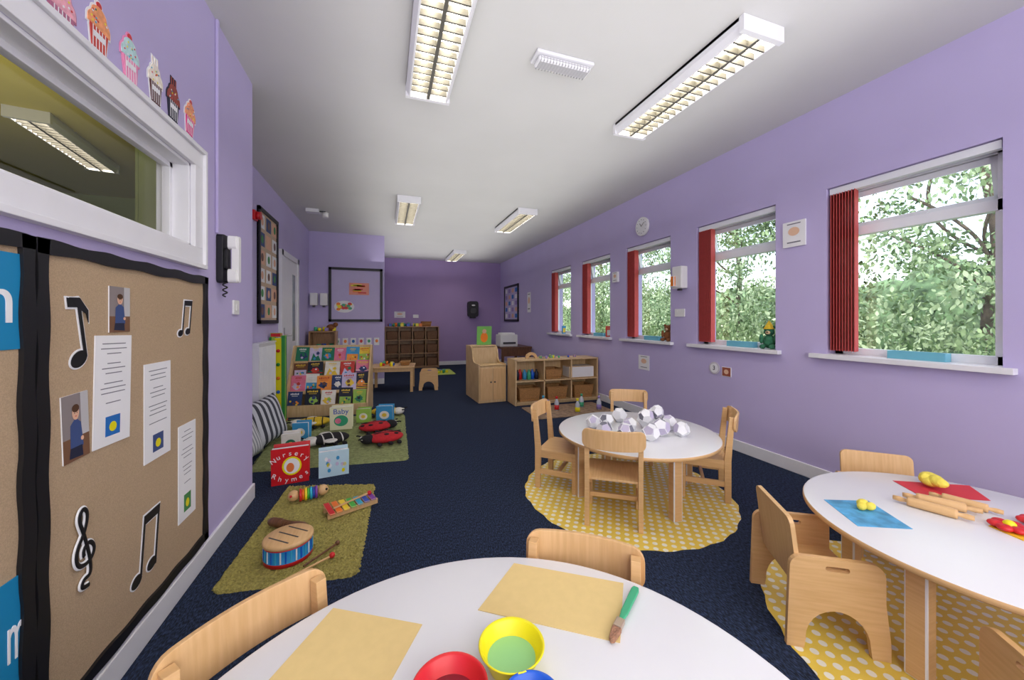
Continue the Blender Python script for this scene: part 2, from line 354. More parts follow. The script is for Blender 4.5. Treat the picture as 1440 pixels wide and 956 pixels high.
def kid(b,w,h,t):
    b.b2((-w/2,-h/2,t),(w/2,h/2,t+.0004),PGR); b.b2((-w/2,-h/2,t+.0004),(w/2,-h*.15,t+.0006),M('print_floor',(120,84,60),.6)); b.b2((w*.2,-h*.15,t+.0004),(w/2,h*.5,t+.0006),M('print_pale',(190,188,190),.7))
    b.poly([(-w*.25,-h*.42),(w*.05,-h*.45),(w*.25,-h*.3),(w*.18,h*.05),(-w*.02,h*.14),(-w*.22,h*.04)],t+.0008,t+.0012,PJ); b.poly([(-w*.3,-h*.45),(w*.22,-h*.47),(w*.2,-h*.3),(-w*.25,-h*.3)],t+.0012,t+.0014,M('print_navy',(30,34,60),.7))
    b.poly(ell(-w*.02,h*.22,w*.13,h*.11),t+.0014,t+.0018,SKIN); b.poly(ell(-w*.02,h*.285,w*.135,h*.06),t+.0018,t+.002,M('hair_print',(80,50,30),.8))
    for sx in (-1,1): b.poly(ell(-w*.02+sx*w*.045,h*.215,w*.014,h*.01,8),t+.002,t+.0022,BLACK)
    b.poly(ell(-w*.02,h*.165,w*.035,h*.007,8),t+.002,t+.0022,RED); b.poly(ell(w*.2,-h*.2,w*.06,h*.035,10),t+.0018,t+.002,SKIN)
flat('child_photo','L',1.59,1.235,.1,.15,kid); flat('child_photo','L',1.405,.895,.095,.19,kid,tilt=.05)
def songsheet(col):
    def f(b,w,h,t):
        n=13
        for k in range(n):
            ww=U(.35,.72)*w
            if k%4==3: continue
            b.b2((-ww/2,h*.42-k*h*.045,t),(ww/2,h*.42-k*h*.045+.003,t+.0003),INK)
        b.b2((-w*.2,-h*.42,t),(w*.2,-h*.24,t+.0004),col); b.poly(ell(0,-h*.34,w*.1,h*.045),t+.0004,t+.0007,YEL)
    return f
flat('song_sheet','L',1.56,.975,.17,.35,songsheet(PB),tilt=-.03); flat('song_sheet','L',1.81,.85,.175,.37,songsheet(PJ),tilt=0); flat('song_sheet','L',2.035,.53,.15,.42,songsheet(PG),tilt=0)
SB=M('sign_blue',(10,130,180),.6)
b=B('blue_letter_sign'); b.b2((-.2,-.115,0),(.2,.115,.003),SB,bev=.001); s1=b.done(WM('L',1.045,1.245,.0085)); text('letter','n',.17,T(.135,.0,.004),PAPER,s1)
b=B('blue_letter_sign'); b.b2((-.2,-.13,0),(.2,.13,.003),SB,bev=.001); s1=b.done(WM('L',1.06,.455,.0085)); text('letter','m',.18,T(.163,-.01,.004)@Matrix.Diagonal((.36,1,1,1)),PAPER,s1)
FR=[((236,170,185),(180,110,140)),((240,160,110),(200,70,60)),((190,225,225),(240,150,190)),((250,235,220),(90,50,50)),((150,70,60),(40,40,60)),((240,160,120),(225,60,140))]
for k,(yy,zz) in enumerate(((1.37,2.06),(1.51,2.11),(1.66,2.118),(1.81,2.125),(1.94,2.125),(2.08,2.128))):
    b=B('cupcake_cutout'); c1=M('frosting_%d'%k,FR[k][0],.7,.15,60); c2=M('cake_case_%d'%k,FR[k][1],.7)
    def cup(e,z0,z1,ma,mb):
        b.poly([(-.036-e,.0),(.036+e,0),(.026+e,-.075-e),(-.026-e,-.075-e)],z0,z1,mb)
        b.poly([(-.043-e,-.004-e)]+ell(0,.01,.043+e,.032+e,10,pi,.75*pi)[1:]+ell(0,.03,.032+e,.03+e,8,.8*pi,.2*pi)+ell(0,.01,.043+e,.032+e,10,.25*pi,0)+[(.043+e,-.004-e)],z0+.0005,z1+.0005,ma)
        if k in (3,4): 
            for q in (-.015,0,.015): b.b2((q-.002-e/2,.05,z0),(q+.002+e/2,.085+e,z1),ma)
        else: b.poly(ell(0,.065,.01+e,.01+e),z0,z1,RED if e==0 else ma)
    cup(.005,0,.002,PAPER if k%2 else c2,PAPER if k%2 else c2); cup(0,.002,.004,c1,c2)
    for q in range(-2,3): b.b2((q*.012-.0012,-.072,.004),(q*.012+.0012,-.004,.0046),PAPER)
    for q in range(14): b.poly(ell(U(-.03,.03),U(.0,.045),.003,.003,8),.0045,.0052,[RED,YEL,PAPER,CYAN][q%4])
    b.b2((-.022,-.035,.0046),(.022,-.018,.0054),PAPER)
    b.done(WM('L',yy,zz,0)@RZ(U(-.08,.08))@Matrix.Diagonal((1.1,1.08,1,1)))
b=B('intercom_phone'); b.poly(rrect(.08,.26,.02),0,.03,BLACK); b.poly(rrect(.05,.12,.02,.0,0),.03,.045,BLACK)
b.poly(rrect(.05,.075,.018,-.0,.09),.045,.085,WHITE); b.poly(rrect(.05,.075,.018,-.0,-.09),.045,.085,WHITE); b.poly(rrect(.036,.25,.014,-.0,0),.062,.095,WHITE)
cp=[(-.01+.01*math.cos(t*.9),-.12-.004*t,.03+.01*math.sin(t*.9)) for t in range(0,22)]
b.tube(cp,.004,BLACK); b.done(WM('L',2.40,1.53),bevel=.004)
b=B('trim_conduit'); b.b2((-.010,1.66,0),(.010,ZC,.014),WALL); b.done(WM('L',2.36,0),bevel=.003)
b=B('light_switch'); b.poly(rrect(.085,.085,.008),0,.01,WHITE); b.b2((-.012,-.02,.01),(.012,.02,.014),WHITE); b.done(WM('L',2.62,1.275),bevel=.001)
# ---------------------------------------------------------------- recess wall things
def framed(name,k,a,z,w,h,inner,draw=None,fr=.04):
    b=B(name); b.b2((-w/2,-h/2,0),(w/2,h/2,.012),inner)
    for lo,hi in (((-w/2,-h/2),(w/2,-h/2+fr)),((-w/2,h/2-fr),(w/2,h/2)),((-w/2,-h/2),(-w/2+fr,h/2)),((w/2-fr,-h/2),(w/2,h/2))):
        b.b2((lo[0],lo[1],0),(hi[0],hi[1],.028),BLACK)
    if draw: draw(b,w,h)
    b.done(WM(k,a,z,.001))
def photos(b,w,h):
    for r in range(6):
        for c in range(3):
            x=-w/2+.13+c*(w-.26)/2; y=h/2-.14-r*(h-.28)/5
            b.b2((x-.085,y-.075,.012),(x+.085,y+.075,.015),[PAPER,PJ,SKIN,PAPER][(r+c)%4]); b.poly(ell(x,y,.04,.045),.015,.017,[SKIN,WALNUT,PG][(r*2+c)%3])
framed('photo_display_board','C',4.945,1.79,.73,1.26,M('cork_tan',(200,176,152),.9),photos)
b=B('fire_alarm_sounder'); b.b2((-.05,-.05,0),(.05,.05,.03),RED,bev=.005); b.cyl((0,0,.05),.04,.04,RED); b.done(WM('C',4.47,2.28))
b=B('radiator'); b.b2((-.29,0,.03),(.29,.68,.09),TRIM)
for k in range(17): b.box((-.264+k*.033,.34,.094),(.014,.62,.012),TRIM,bev=.003)
b.b2((-.29,.68,.02),(.29,.695,.1),TRIM); b.tube([(.26,.02,.06),(.26,-.1,.06),(.26,-.27,.05)],.008,TRIM); b.tube([(-.26,.02,.06),(-.26,-.1,.06),(-.26,-.27,.05)],.008,TRIM); 
b.b2((-.2,.1,0),(-.16,.5,.03),TRIM); b.b2((.16,.1,0),(.2,.5,.03),TRIM); b.done(WM('C',4.62,.27))
LG=M('leaf_green',(40,140,60),.5)
b=B('coloured_activity_panel')
b.b2((-.075,-.02,.02),(-.035,.02,1.0),M('panel_lime',(150,190,70),.5)); b.b2((-.035,-.022,.02),(.03,.022,.99),YEL); b.b2((.03,-.03,.0),(.075,.03,1.02),LG,bev=.005); b.b2((-.08,-.03,1.0),(.03,.03,1.05),RED,bev=.006)
b.b2((-.09,-.03,0),(-.07,.03,1.0),LG)
for q in range(5): b.sph((-.0,-.03,.2+.16*q),.02,[RED,BLU,ORANGE,LG,RED][q])
b.b2((-.09,-.07,0),(.08,.07,.03),RED,bev=.004); b.done(T(-1.185,5.0,0))
for k,x in enumerate((-1.2,-1.04)):
    b=B('soap_dispenser'); b.b2((-.06,-.11,0),(.06,.11,.1),WHITE,bev=.01); b.b2((-.02,-.14,.03),(.02,-.11,.08),DARK); b.done(WM('P',x,1.57))
def plates(b,w,h):
    cx,cy=.02,.1
    b.b2((cx-.14,cy-.1,.012),(cx+.2,cy+.12,.016),M('food_pink',(230,150,130),.6))
    for q in range(9): b.box((cx+U(-.06,.11),cy+U(-.06,.08),.018),(.14,.025,.004),[RED,ORANGE,YEL][q%3],bev=0)
    cx,cy=-.2,-.22; b.poly(ell(cx,cy,.17,.11),.012,.016,PAPER)
    for q in range(16): b.poly(ell(cx+U(-.11,.11),cy+U(-.06,.06),.035,.025,10),.016+.0005*q,.018+.0005*q,[GRN,RED,ORANGE,YEL][q%4])
framed('food_display_board','P',-.51,1.665,.92,.99,M('board_lilac',(196,186,222),.8),plates,.045)
for k in range(6):
    b=B('picture_card'); b.b2((-.045,-.07,0),(.045,.07,.003),PAPER); b.poly(ell(0,.01,.025,.03),.003,.005,[GRN,ORANGE,PB,RED][k%4]); b.done(WM('P',-.83+k*.135,.80))
def basket(b,X,w,d,h,m):
    t=.012
    def fr(z,e): return [(-w/2+e,-d/2+e),(w/2-e,-d/2+e),(w/2-e,d/2-e),(-w/2+e,d/2-e)]
    i=b.mi(m); rings=[(0,.02),(h*.5,.008),(h,0),(h,t),(t,.02+t)]
    vs=[[b.bm.verts.new(X@Vector((x,y,z))) for x,y in fr(z,e)] for z,e in rings]
    for A,C in zip(vs,vs[1:]):
        for k in range(4): f=b.bm.faces.new((A[k],A[(k+1)%4],C[(k+1)%4],C[k])); f.material_index=i
    for f in (b.bm.faces.new(vs[0][::-1]),b.bm.faces.new(vs[-1])): f.material_index=i
    b.tube([(x,y,h) for x,y in fr(0,0)]+[fr(0,0)[0]+(h,)],.008,m,X,nurbs=False)
    for k in range(1,4): b.tube([(x,y,h*k/4) for x,y in fr(0,.013)]+[fr(0,.013)[0]+(h*k/4,)],.005,m,X,nurbs=False)
CM=[RED,YEL,BLU,GRN,ORANGE,PURP]
def toys(b,X,w,d,n,s=.04):
    for q in range(n):
        c=(U(-w/2,w/2),U(-d/2,d/2),s*.5); m=random.choice(CM)
        k=q%3
        if k==0: b.box(c,(s,s,s),m,X,bev=.004)
        elif k==1: b.cyl((c[0],c[1],s*.6),s*.45,s*1.2,m,X,seg=14)
        else: b.sph((c[0],c[1],s*.5),s*.5,m,X,seg=10)
b=B('small_bookcase')
for z in (.02,.35,.68,1.0): b.b2((-.2,-.15,z-.01),(.2,.15,z+.01),DWOOD)
for x in (-.2,.2): b.b2((x-.01,-.15,0),(x+.01,.15,1.01),DWOOD)
b.b2((-.2,.14,0),(.2,.15,1.0),DWOOD); toys(b,T(0,0,1.01),.34,.2,9,.06); toys(b,T(0,0,.69),.3,.2,8,.08)
b.sph((.12,0,1.07),(.08,.06,.06),TEDDY); b.sph((.19,-.02,1.12),.04,TEDDY); b.done(T(-1.02,7.18,0))
COV=[M('cover_%d'%k,c,.5,.08,15) for k,c in enumerate(((40,60,110),(230,225,215),(200,60,50),(30,120,90),(235,200,60),(60,150,200),(240,150,60),(25,30,50),(150,190,80),(200,190,220),(225,120,150),(110,70,50)))]
def book(b,X,w,h,k=None,th=.008):
    m=COV[k] if k is not None else random.choice(COV); b.b2((-w/2,0,0),(w/2,h,th),m,X)
    b.b2((-w/2,.001,-.003),(w/2-.004,h-.003,0),PAPER,X)
    style=random.choice([0,1,2,3]); m2=random.choice(COV); m3=random.choice(COV); m4=random.choice(COV)
    def blob(cx,cy,rx,ry,z,mm):
        n=14; b.poly([(cx+rx*(1+.25*math.sin(3*q+cx*90))*math.cos(2*pi*q/n),cy+ry*(1+.25*math.cos(4*q+cy*70))*math.sin(2*pi*q/n)) for q in range(n)],z,z+.001,mm,X)
    if style==0:
        blob(U(-.1,.1)*w,h*U(.35,.45),w*.28,h*.2,th,m2); blob(U(-.1,.1)*w,h*U(.45,.55),w*.12,h*.1,th+.001,m3); b.poly(ell(0,h*.3,w*.1,h*.07,12),th+.002,th+.003,m4,X)
    elif style==1:
        b.b2((-w*.42,h*.05,th),(w*.42,h*.5,th+.001),m2,X)
        for q in range(6): blob(U(-.3,.3)*w,h*U(.15,.42),w*.07,h*.06,th+.001+.0004*q,[m3,m4,COV[4]][q%3])
    elif style==2:
        b.poly([(-w*.4,h*.05),(w*.4,h*.05),(w*.2,h*.4),(0,h*.3),(-w*.2,h*.55)],th,th+.001,m2,X); blob(w*.15,h*.52,w*.13,h*.1,th,m3); blob(-w*.1,h*.2,w*.1,h*.08,th+.001,m4)
    else:
        for q in range(4): b.b2((-w*.5,h*.1*q+.001,th),(w*.5,h*.1*(q+.6),th+.0008),[m2,m3][q%2],X)
        blob(0,h*.42,w*.25,h*.18,th+.001,m4); b.poly(ell(w*.05,h*.48,w*.07,h*.05,10),th+.002,th+.003,PAPER,X)
    tm=random.choice([PAPER,COV[4],COV[2]]); k0=U(.2,.38)
    for q in range(6):
        x=-w*k0+q*w*k0/3; b.b2((x,h*.80,th),(x+w*k0/4.5,h*(.88+.02*(q%2)),th+.001),tm,X)
    b.b2((-w*k0*.7,h*.71,th),(w*k0*.7,h*.735,th+.001),tm,X)
b=B('book_display_stand'); W=.96
Bk=Matrix(((1,0,0,0),(0,0,-1,0),(0,1,0,0),(0,0,0,1)))
for x in (-W/2,W/2): b.poly([(0,0),(.42,0),(.42,.86),(.34,.86),(0,.14)],x-.01,x+.01,BIRCH,Matrix(((0,0,1,0),(1,0,0,0),(0,1,0,0),(0,0,0,1))))
b.b2((-W/2,0,0),(W/2,.02,.14),BIRCH); b.b2((-W/2,.40,0),(W/2,.42,.86),BIRCH)
for t in range(4):
    y=.03+.095*t; z=.10+.18*t
    b.b2((-W/2,y,z-.02),(W/2,y+.09,z),BIRCH); b.b2((-W/2,y-.005,z-.02),(W/2,y+.005,z+.02),BIRCH)
    n=6 if t%2 else 5
    for q in range(n):
        w=U(.145,.185); h=U(.18,.235); book(b,T(-W/2+.09+q*(W-.18)/(n-1)+U(-.012,.012),y+.03+.010*(q%2),z)@RX(-.28)@RY(U(-.04,.04))@Bk,w,h)
b.done(T(-.70,5.14,0)@RZ(-.12))
def cushion(name,m,X,s=.42,t=.13):
    me=bpy.data.meshes.new(name); bm=bmesh.new(); n=14
    g={}
    for sd in (1,-1):
        for i in range(n+1):
            for j in range(n+1):
                if sd==-1 and (i in(0,n) or j in(0,n)): g[(sd,i,j)]=g[(1,i,j)]; continue
                u=i/n*2-1; v=j/n*2-1; hgt=t/2*((1-u**4)*(1-v**4))**.6
                pin=1-.08*(1-abs(u*v))*max(abs(u),abs(v))**2
                g[(sd,i,j)]=bm.verts.new((u*s/2*pin,v*s/2*pin,sd*hgt))
        for i in range(n):
            for j in range(n):
                q=[g[(sd,i,j)],g[(sd,i+1,j)],g[(sd,i+1,j+1)],g[(sd,i,j+1)]]
                bm.faces.new(q if sd==1 else q[::-1])
    for f in bm.faces: f.smooth=True
    bm.to_mesh(me); bm.free(); me.materials.append(m); ob=bpy.data.objects.new(name,me); bpy.context.collection.objects.link(ob); ob.matrix_world=X
cushion('striped_cushion',STR1,T(-1.07,4.06,.25)@RZ(-.4)@RY(1.3)@RZ(.1),.44,.15)
cushion('striped_cushion',STR2,T(-1.12,3.64,.225)@RZ(-.1)@RY(1.2),.40,.13)
def shag(name,cs,m,h=.02,cell=.012,amp=.012):
    (x0,y0),(x1,y1),(x2,y2),(x3,y3)=cs; bm=bmesh.new()
    L=max((Vector(cs[1])-Vector(cs[0])).length,.1); D=(Vector(cs[3])-Vector(cs[0])).length
    nx=int(L/cell); ny=int(D/cell); g=[]
    for j in range(ny+1):
        row=[]
        for i in range(nx+1):
            u=i/nx; v=j/ny
            x=(1-u)*(1-v)*x0+u*(1-v)*x1+u*v*x2+(1-u)*v*x3; y=(1-u)*(1-v)*y0+u*(1-v)*y1+u*v*y2+(1-u)*v*y3
            e=(i in (0,nx) or j in (0,ny))
            cx=min(u,1-u)*L; cy=min(v,1-v)*D; r=.05
            if cx<r and cy<r:
                d=math.hypot(r-cx,r-cy)
                if d>r:
                    k=r/d; tx=(r-(r-cx)*k)-cx; ty=(r-(r-cy)*k)-cy
                    x+=tx*(1 if u<.5 else -1); y+=ty*(1 if v<.5 else -1)
            row.append(bm.verts.new((x+U(-.003,.003)*(1 if not e else 2),y+U(-.003,.003),.001 if e else h-amp+amp*R())))
        g.append(row)
    for j in range(ny):
        for i in range(nx): bm.faces.new((g[j][i],g[j][i+1],g[j+1][i+1],g[j+1][i]))
    me=bpy.data.meshes.new(name); bm.to_mesh(me); bm.free(); me.materials.append(m)
    ob=bpy.data.objects.new(name,me); bpy.context.collection.objects.link(ob)
OLV=M('olive_shag',(164,154,84),1,.25,90,.8,250); OLV2=M('green_shag',(142,150,98),1,.2,40,.8,200)
shag('olive_shag_rug',((-.73,1.95),(-.12,1.87),(-.07,2.86),(-.66,3.03)),OLV,cell=.009)
shag('green_play_rug',((-1.03,3.42),(.19,3.28),(.23,4.9),(-1.13,5.05)),OLV2,cell=.02,amp=.008)
def rug(name,x,y,r):
    b=B(name); n=96; b.poly([( (r+.006*math.sin(k*1.7)+.004*math.sin(k*.6))*math.cos(2*pi*k/n),(r+.006*math.sin(k*1.7))*math.sin(2*pi*k/n)) for k in range(n)],0.0003,.0018,POLKA); b.done(T(x,y,0))
rug('polka_dot_mat',1.60,2.22,.70); rug('polka_dot_mat',2.06,.68,.70)
FZ=.0019
# ---------------------------------------------------------------- furniture
def table(x,y,z,r,rot):
    b=B('round_table'); z-=FZ
    b.lathe([(0,z),(r-.012,z),(r-.003,z-.003)],LAM,seg=96); b.lathe([(r-.003,z-.003),(r,z-.008),(r,z-.02),(r-.004,z-.024),(0,z-.024)],BEECH,seg=96)
    for k in range(4):
        a=k*pi/2; X=RZ(a); rr=r*.80
        b.b2((rr-.035,-.03,0),(rr+.02,.03,z-.024),BEECH,X,bev=.006)
        b.box((0,0,0),(rr*1.36,.02,.06),BEECHX,X@T(rr/2-.005,rr/2-.005,z-.055)@RZ(-pi/4))
    b.done(T(x,y,FZ)@RZ(rot))
table(1.68,2.20,.42,.54,-.09); table(2.12,.73,.42,.54,pi+.0); table(.142,.463,.51,.60,.5)
def rail(b,w,sag,t,z0,z1,rc,m,X=I4,n=24):
    i=b.mi(m); F=[];K=[]
    def half(u):
        d=max(0,abs(u)*w/2-(w/2-rc)); return rc-math.sqrt(max(0,rc*rc-d*d))
    for k in range(n+1):
        u=math.sin(-pi/2+pi*k/n); c=half(u); y=-sag*(1-u*u)
        F.append([b.bm.verts.new(X@Vector((u*w/2,y,z))) for z in (z0+c,(z0+z1)/2,z1-c)])
        K.append([b.bm.verts.new(X@Vector((u*w/2,y-t,z))) for z in (z0+c,(z0+z1)/2,z1-c)])
    fs=[]
    for k in range(n):
        for j in (0,1):
            fs.append(b.bm.faces.new((F[k][j],F[k+1][j],F[k+1][j+1],F[k][j+1]))); fs.append(b.bm.faces.new((K[k][j],K[k][j+1],K[k+1][j+1],K[k+1][j])))
        fs.append(b.bm.faces.new((F[k][2],F[k+1][2],K[k+1][2],K[k][2]))); fs.append(b.bm.faces.new((F[k][0],K[k][0],K[k+1][0],F[k+1][0])))
    for k in (0,n):
        for j in (0,1): fs.append(b.bm.faces.new((F[k][j],F[k][j+1],K[k][j+1],K[k][j])))
    for f in fs: f.material_index=i
def chairA(x,y,fx,fy,sc=1.0,H=.565):
    b=B('nursery_chair'); w=.32; d=.28; sz=.27
    for sx in (-1,1):
        X=T(sx*(w/2-.015),-d/2,0)
        b.poly([(-.018,0),(.018,0),(.022,sz),(-.008,H-.02),(-.036,H-.02),(-.018,sz)],-.013,.013,BEECH,X@Matrix(((0,0,1,0),(1,0,0,0),(0,1,0,0),(0,0,0,1))))
        b.b2((sx*(w/2-.015)-.014,d/2-.034,0),(sx*(w/2-.015)+.014,d/2,sz-.01),BEECH,bev=.004)
        b.b2((sx*(w/2-.015)-.009,-d/2,.10),(sx*(w/2-.015)+.009,d/2-.02,.135),BEECH)
        b.b2((sx*(w/2-.015)-.009,-d/2,sz-.055),(sx*(w/2-.015)+.009,d/2-.02,sz-.012),BEECH)
    b.b2((-w/2+.02,d/2-.028,sz-.06),(w/2-.02,d/2-.01,sz-.012),BEECH); b.b2((-w/2+.02,-.01,.105),(w/2-.02,.008,.13),BEECH)
    b.poly(rrect(w-.005,d+.02,.03,0,.012),sz-.012,sz,BEECHX)
    rail(b,w+.02,.035,.014,H-.11,H,.035,BEECHX,T(0,-d/2+.008,0)@RX(.07))
    f=Vector((fx,fy)).normalized(); b.done(T(x,y,FZ)@RZ(math.atan2(-f.x,f.y))@Matrix.Scale(sc,4),bevel=.003)
def chairB(x,y,fx,fy,name='toddler_armchair',back=True):
    b=B(name); w=.33; d=.32; h=.335
    top=[(d/2,.06),(d/2-.015,.2)]+ell(d/2-.06,h-.045,.045,.045,6,.1,pi/2)+ell(-d/2+.05,h-.04,.04,.04,6,pi/2,pi)+[(-d/2+.005,.15)]
    out=[(-d/2,0),(-d/2+.055,0),(-d/2+.062,.04)]+ell(0,.04,.10,.11,14,pi,0)+[(d/2-.055,0),(d/2,0)]+top
    slot=rrect(.075,.018,.008,0,h-.035)
    Pm=Matrix(((0,0,1,0),(1,0,0,0),(0,1,0,0),(0,0,0,1)))
    for sx in (-1,1): b.holes([out,slot],-.009,.009,BEECH,T(sx*(w/2),0,0)@Pm)
    b.b2((-w/2,-d/2+.05,.19),(w/2,d/2-.02,.205),BEECHX)
    b.b2((-w/2,d/2-.05,.15),(w/2,d/2-.036,.19),BEECHX)
    if back:
        X=T(0,-d/2+.055,.2)@RX(.12)
        b.poly(rrect(w-.02,.27,.03,0,.125),-.008,.008,BEECHX,X@RX(pi/2))
    f=Vector((fx,fy)).normalized(); b.done(T(x,y,FZ)@RZ(math.atan2(-f.x,f.y)),bevel=.0025)
def back_at(fn,bx,by,fx,fy,d=.14,**k):
    f=Vector((fx,fy)).normalized(); fn(bx+f.x*d,by+f.y*d,fx,fy,**k)
back_at(chairA,1.245,1.83,.57,.82,sc=1.03); back_at(chairA,1.14,2.56,.73,-.68,sc=1.02); back_at(chairA,2.22,1.95,-.75,.66,sc=1.03); back_at(chairA,2.08,2.82,-.45,-.8)
back_at(chairA,.515,.912,-.52,-.70,d=.125,H=.56); back_at(chairA,-.25,.930,.60,-.72,d=.125,H=.56)
chairB(1.63,1.025,.846,-.533); chairB(1.68,.355,.6,.8); chairB(2.50,1.20,-.55,-.6)
b=B('low_wooden_table'); b.b2((-.36,-.3,.40),(.36,.3,.42),BEECHX,bev=.005)
for sx in(-1,1):
    for sy in (-1,1): b.b2((sx*.32-.022,sy*.26-.022,0),(sx*.32+.022,sy*.26+.022,.40),BEECH)
    b.b2((sx*.32-.01,-.26,.34),(sx*.32+.01,.26,.40),BEECHX)
for sy in (-1,1): b.b2((-.32,sy*.26-.01,.34),(.32,sy*.26+.01,.40),BEECHX)
toys(b,T(-.12,0,.42),.3,.35,14,.05); basket(b,T(.2,0,.42),.16,.2,.06,WICK); b.done(T(.13,6.72,0)@RZ(-.12))
chairB(.72,6.6,-1,.15,'toddler_stool',False); chairB(-.44,6.85,1,-.2,'toddler_stool',False)
def shelf(name,X,W,D,H,rows,cols,wm,fill):
    b=B(name); t=.018
    b.b2((-W/2,-D/2,H-t),(W/2,D/2,H),wm); b.b2((-W/2,-D/2,.03),(W/2,D/2,.03+t),wm); b.b2((-W/2,-D/2+.02,0),(W/2,D/2,.03),wm)
    for x in (-W/2,W/2): b.b2((x-t/2,-D/2,0),(x+t/2,D/2,H),wm)
    b.b2((-W/2,D/2-.01,0),(W/2,D/2,H),wm)
    for r in range(1,rows): z=.03+(H-.03)*r/rows; b.b2((-W/2,-D/2+.005,z-t/2),(W/2,D/2,z+t/2),wm)
    for c in range(1,cols): x=-W/2+W*c/cols; b.b2((x-t/2,-D/2+.005,.03),(x+t/2,D/2,H),wm)
    fill(b,W,D,H,rows,cols); b.done(X)
def fillA(b,W,D,H,rows,cols):
    cw=W/cols
    for c in range(cols): basket(b,T(-W/2+cw*(c+.5),-.02,.05),cw*.74,D*.78,.18,WICK)
    z=.03+(H-.03)/2+.01
    basket(b,T(-W/2+cw*1.38,-.02,z),cw*.62,D*.7,.14,WICK)
    for q in range(6): b.lathe([(0,0),(.03,0),(.032,.09),(.014,.12),(.014,.14),(0,.14)],[COV[7],RED,COV[5],GRN,BLU,COV[7]][q],T(-W/2+.06+q*.06,U(-.1,0),z),seg=14)
    b.b2((W/2-cw*1.05,-.15,z),(W/2-.04,.08,z+.17),WHITE,bev=.01)
    toys(b,T(.15,0,H),.9,.2,12,.035); b.poly(ell(0,0,.09,.09,16,0,pi)+ell(0,0,.05,.05,12,pi,0),-.02,.02,BEECH,T(-.35,0,H)@Bk)
shelf('toy_shelf_unit',T(2.37,5.03,0),1.30,.36,.64,2,3,BIRCH,fillA)
def fillB(b,W,D,H,rows,cols):
    for r in range(rows):
        for c in range(cols): basket(b,T(-W/2+W/cols*(c+.5),-.04,.03+(H-.03)*r/rows+.012),W/cols*.8,D*.75,.2,WICKD)
    toys(b,T(0,0,H),1.1,.25,26,.08); basket(b,T(.35,0,H),.25,.2,.12,WICK)
shelf('basket_shelf_unit',T(.64,9.70,0),1.28,.4,1.04,3,4,DWOOD,fillB)
b=B('wooden_play_unit'); Pm=Matrix(((0,0,1,0),(1,0,0,0),(0,1,0,0),(0,0,0,1)))
prof=[(-.36,0),(.36,0),(.36,.80),(.12,.80)]+ell(.12,.66,.14,.14,8,pi/2,pi)+ell(-.14,.66,.12,.10,6,0,-pi/2)+[(-.36,.56)]
for x in (-.2,.2): b.poly(prof,x-.01,x+.01,BIRCH,Pm)
b.b2((-.2,-.36,.0),(.2,-.345,.54),BIRCH); b.b2((-.2,-.36,.52),(.2,-.12,.54),BIRCH); b.b2((-.2,.34,0),(.2,.36,.80),BIRCH); b.b2((-.2,.10,.78),(.2,.36,.80),BIRCH); b.b2((-.2,0.0,.52),(.2,.015,.78),BIRCH)
b.b2((-.19,-.37,.04),(-.005,-.36,.5),BEECHX); b.b2((.005,-.37,.04),(.19,-.36,.5),BEECHX); b.sph((-.03,-.38,.3),.012,DARK); b.sph((.03,-.38,.3),.012,DARK)
b.done(T(1.46,5.55,0)@RZ(.05),bevel=.003)
b=B('standing_picture_book'); b.b2((-.12,-.003,0),(.12,.003,.3),M('lime_cover',(120,190,90),.6),RX(.12)); b.poly(ell(0,.12,.06,.08),.003,.005,ORANGE,RX(.12)@Bk); b.poly(ell(0,.22,.035,.035),.005,.007,SKIN,RX(.12)@Bk); b.done(T(1.5,5.78,.803))
b=B('brown_desk'); b.b2((-.35,-.5,.58),(.35,.5,.62),WALNUT)
for sx in(-1,1):
    for sy in(-1,1): b.b2((sx*.31-.025,sy*.46-.025,0),(sx*.31+.025,sy*.46+.025,.58),WALNUT)
b.b2((-.31,-.47,.42),(.31,-.45,.58),WALNUT); b.done(T(2.68,8.0,0))
b=B('white_printer'); b.b2((-.2,-.18,0),(.2,.18,.26),WHITE,bev=.015); b.b2((-.14,-.22,.06),(.14,-.18,.1),DARK); b.b2((-.16,-.1,.26),(.16,.14,.30),WHITE,bev=.01); b.done(T(2.56,7.85,.62))
b=B('green_floor_mat'); b.poly(rrect(.66,.9,.05),.001,.01,M('mat_lime',(176,190,90),.8,.1,10)); toys(b,T(0,0,.01),.4,.6,10,.06); b.done(T(1.15,8.6,0))
b=B('brown_mat'); b.poly(rrect(1.1,.62,.03),.001,.008,M('mat_brown',(150,124,100),.9,.25,18)); b.done(T(2.3,4.42,0))
for x,y,m in ((1.95,4.3,PURP),(2.15,4.45,RED),(2.35,4.25,YEL),(2.55,4.5,GRN),(2.0,4.55,CYAN),(2.7,4.3,PURP)):
    b=B('sensory_bottle'); b.lathe([(0,0),(.03,0),(.032,.1),(.014,.14),(.014,.15)],M('bottle_clear',(200,205,215),.1),seg=16); b.cyl((0,0,.165),.016,.03,m); b.cyl((0,0,.04),.0325,.06,m); b.done(T(x,y,.008))
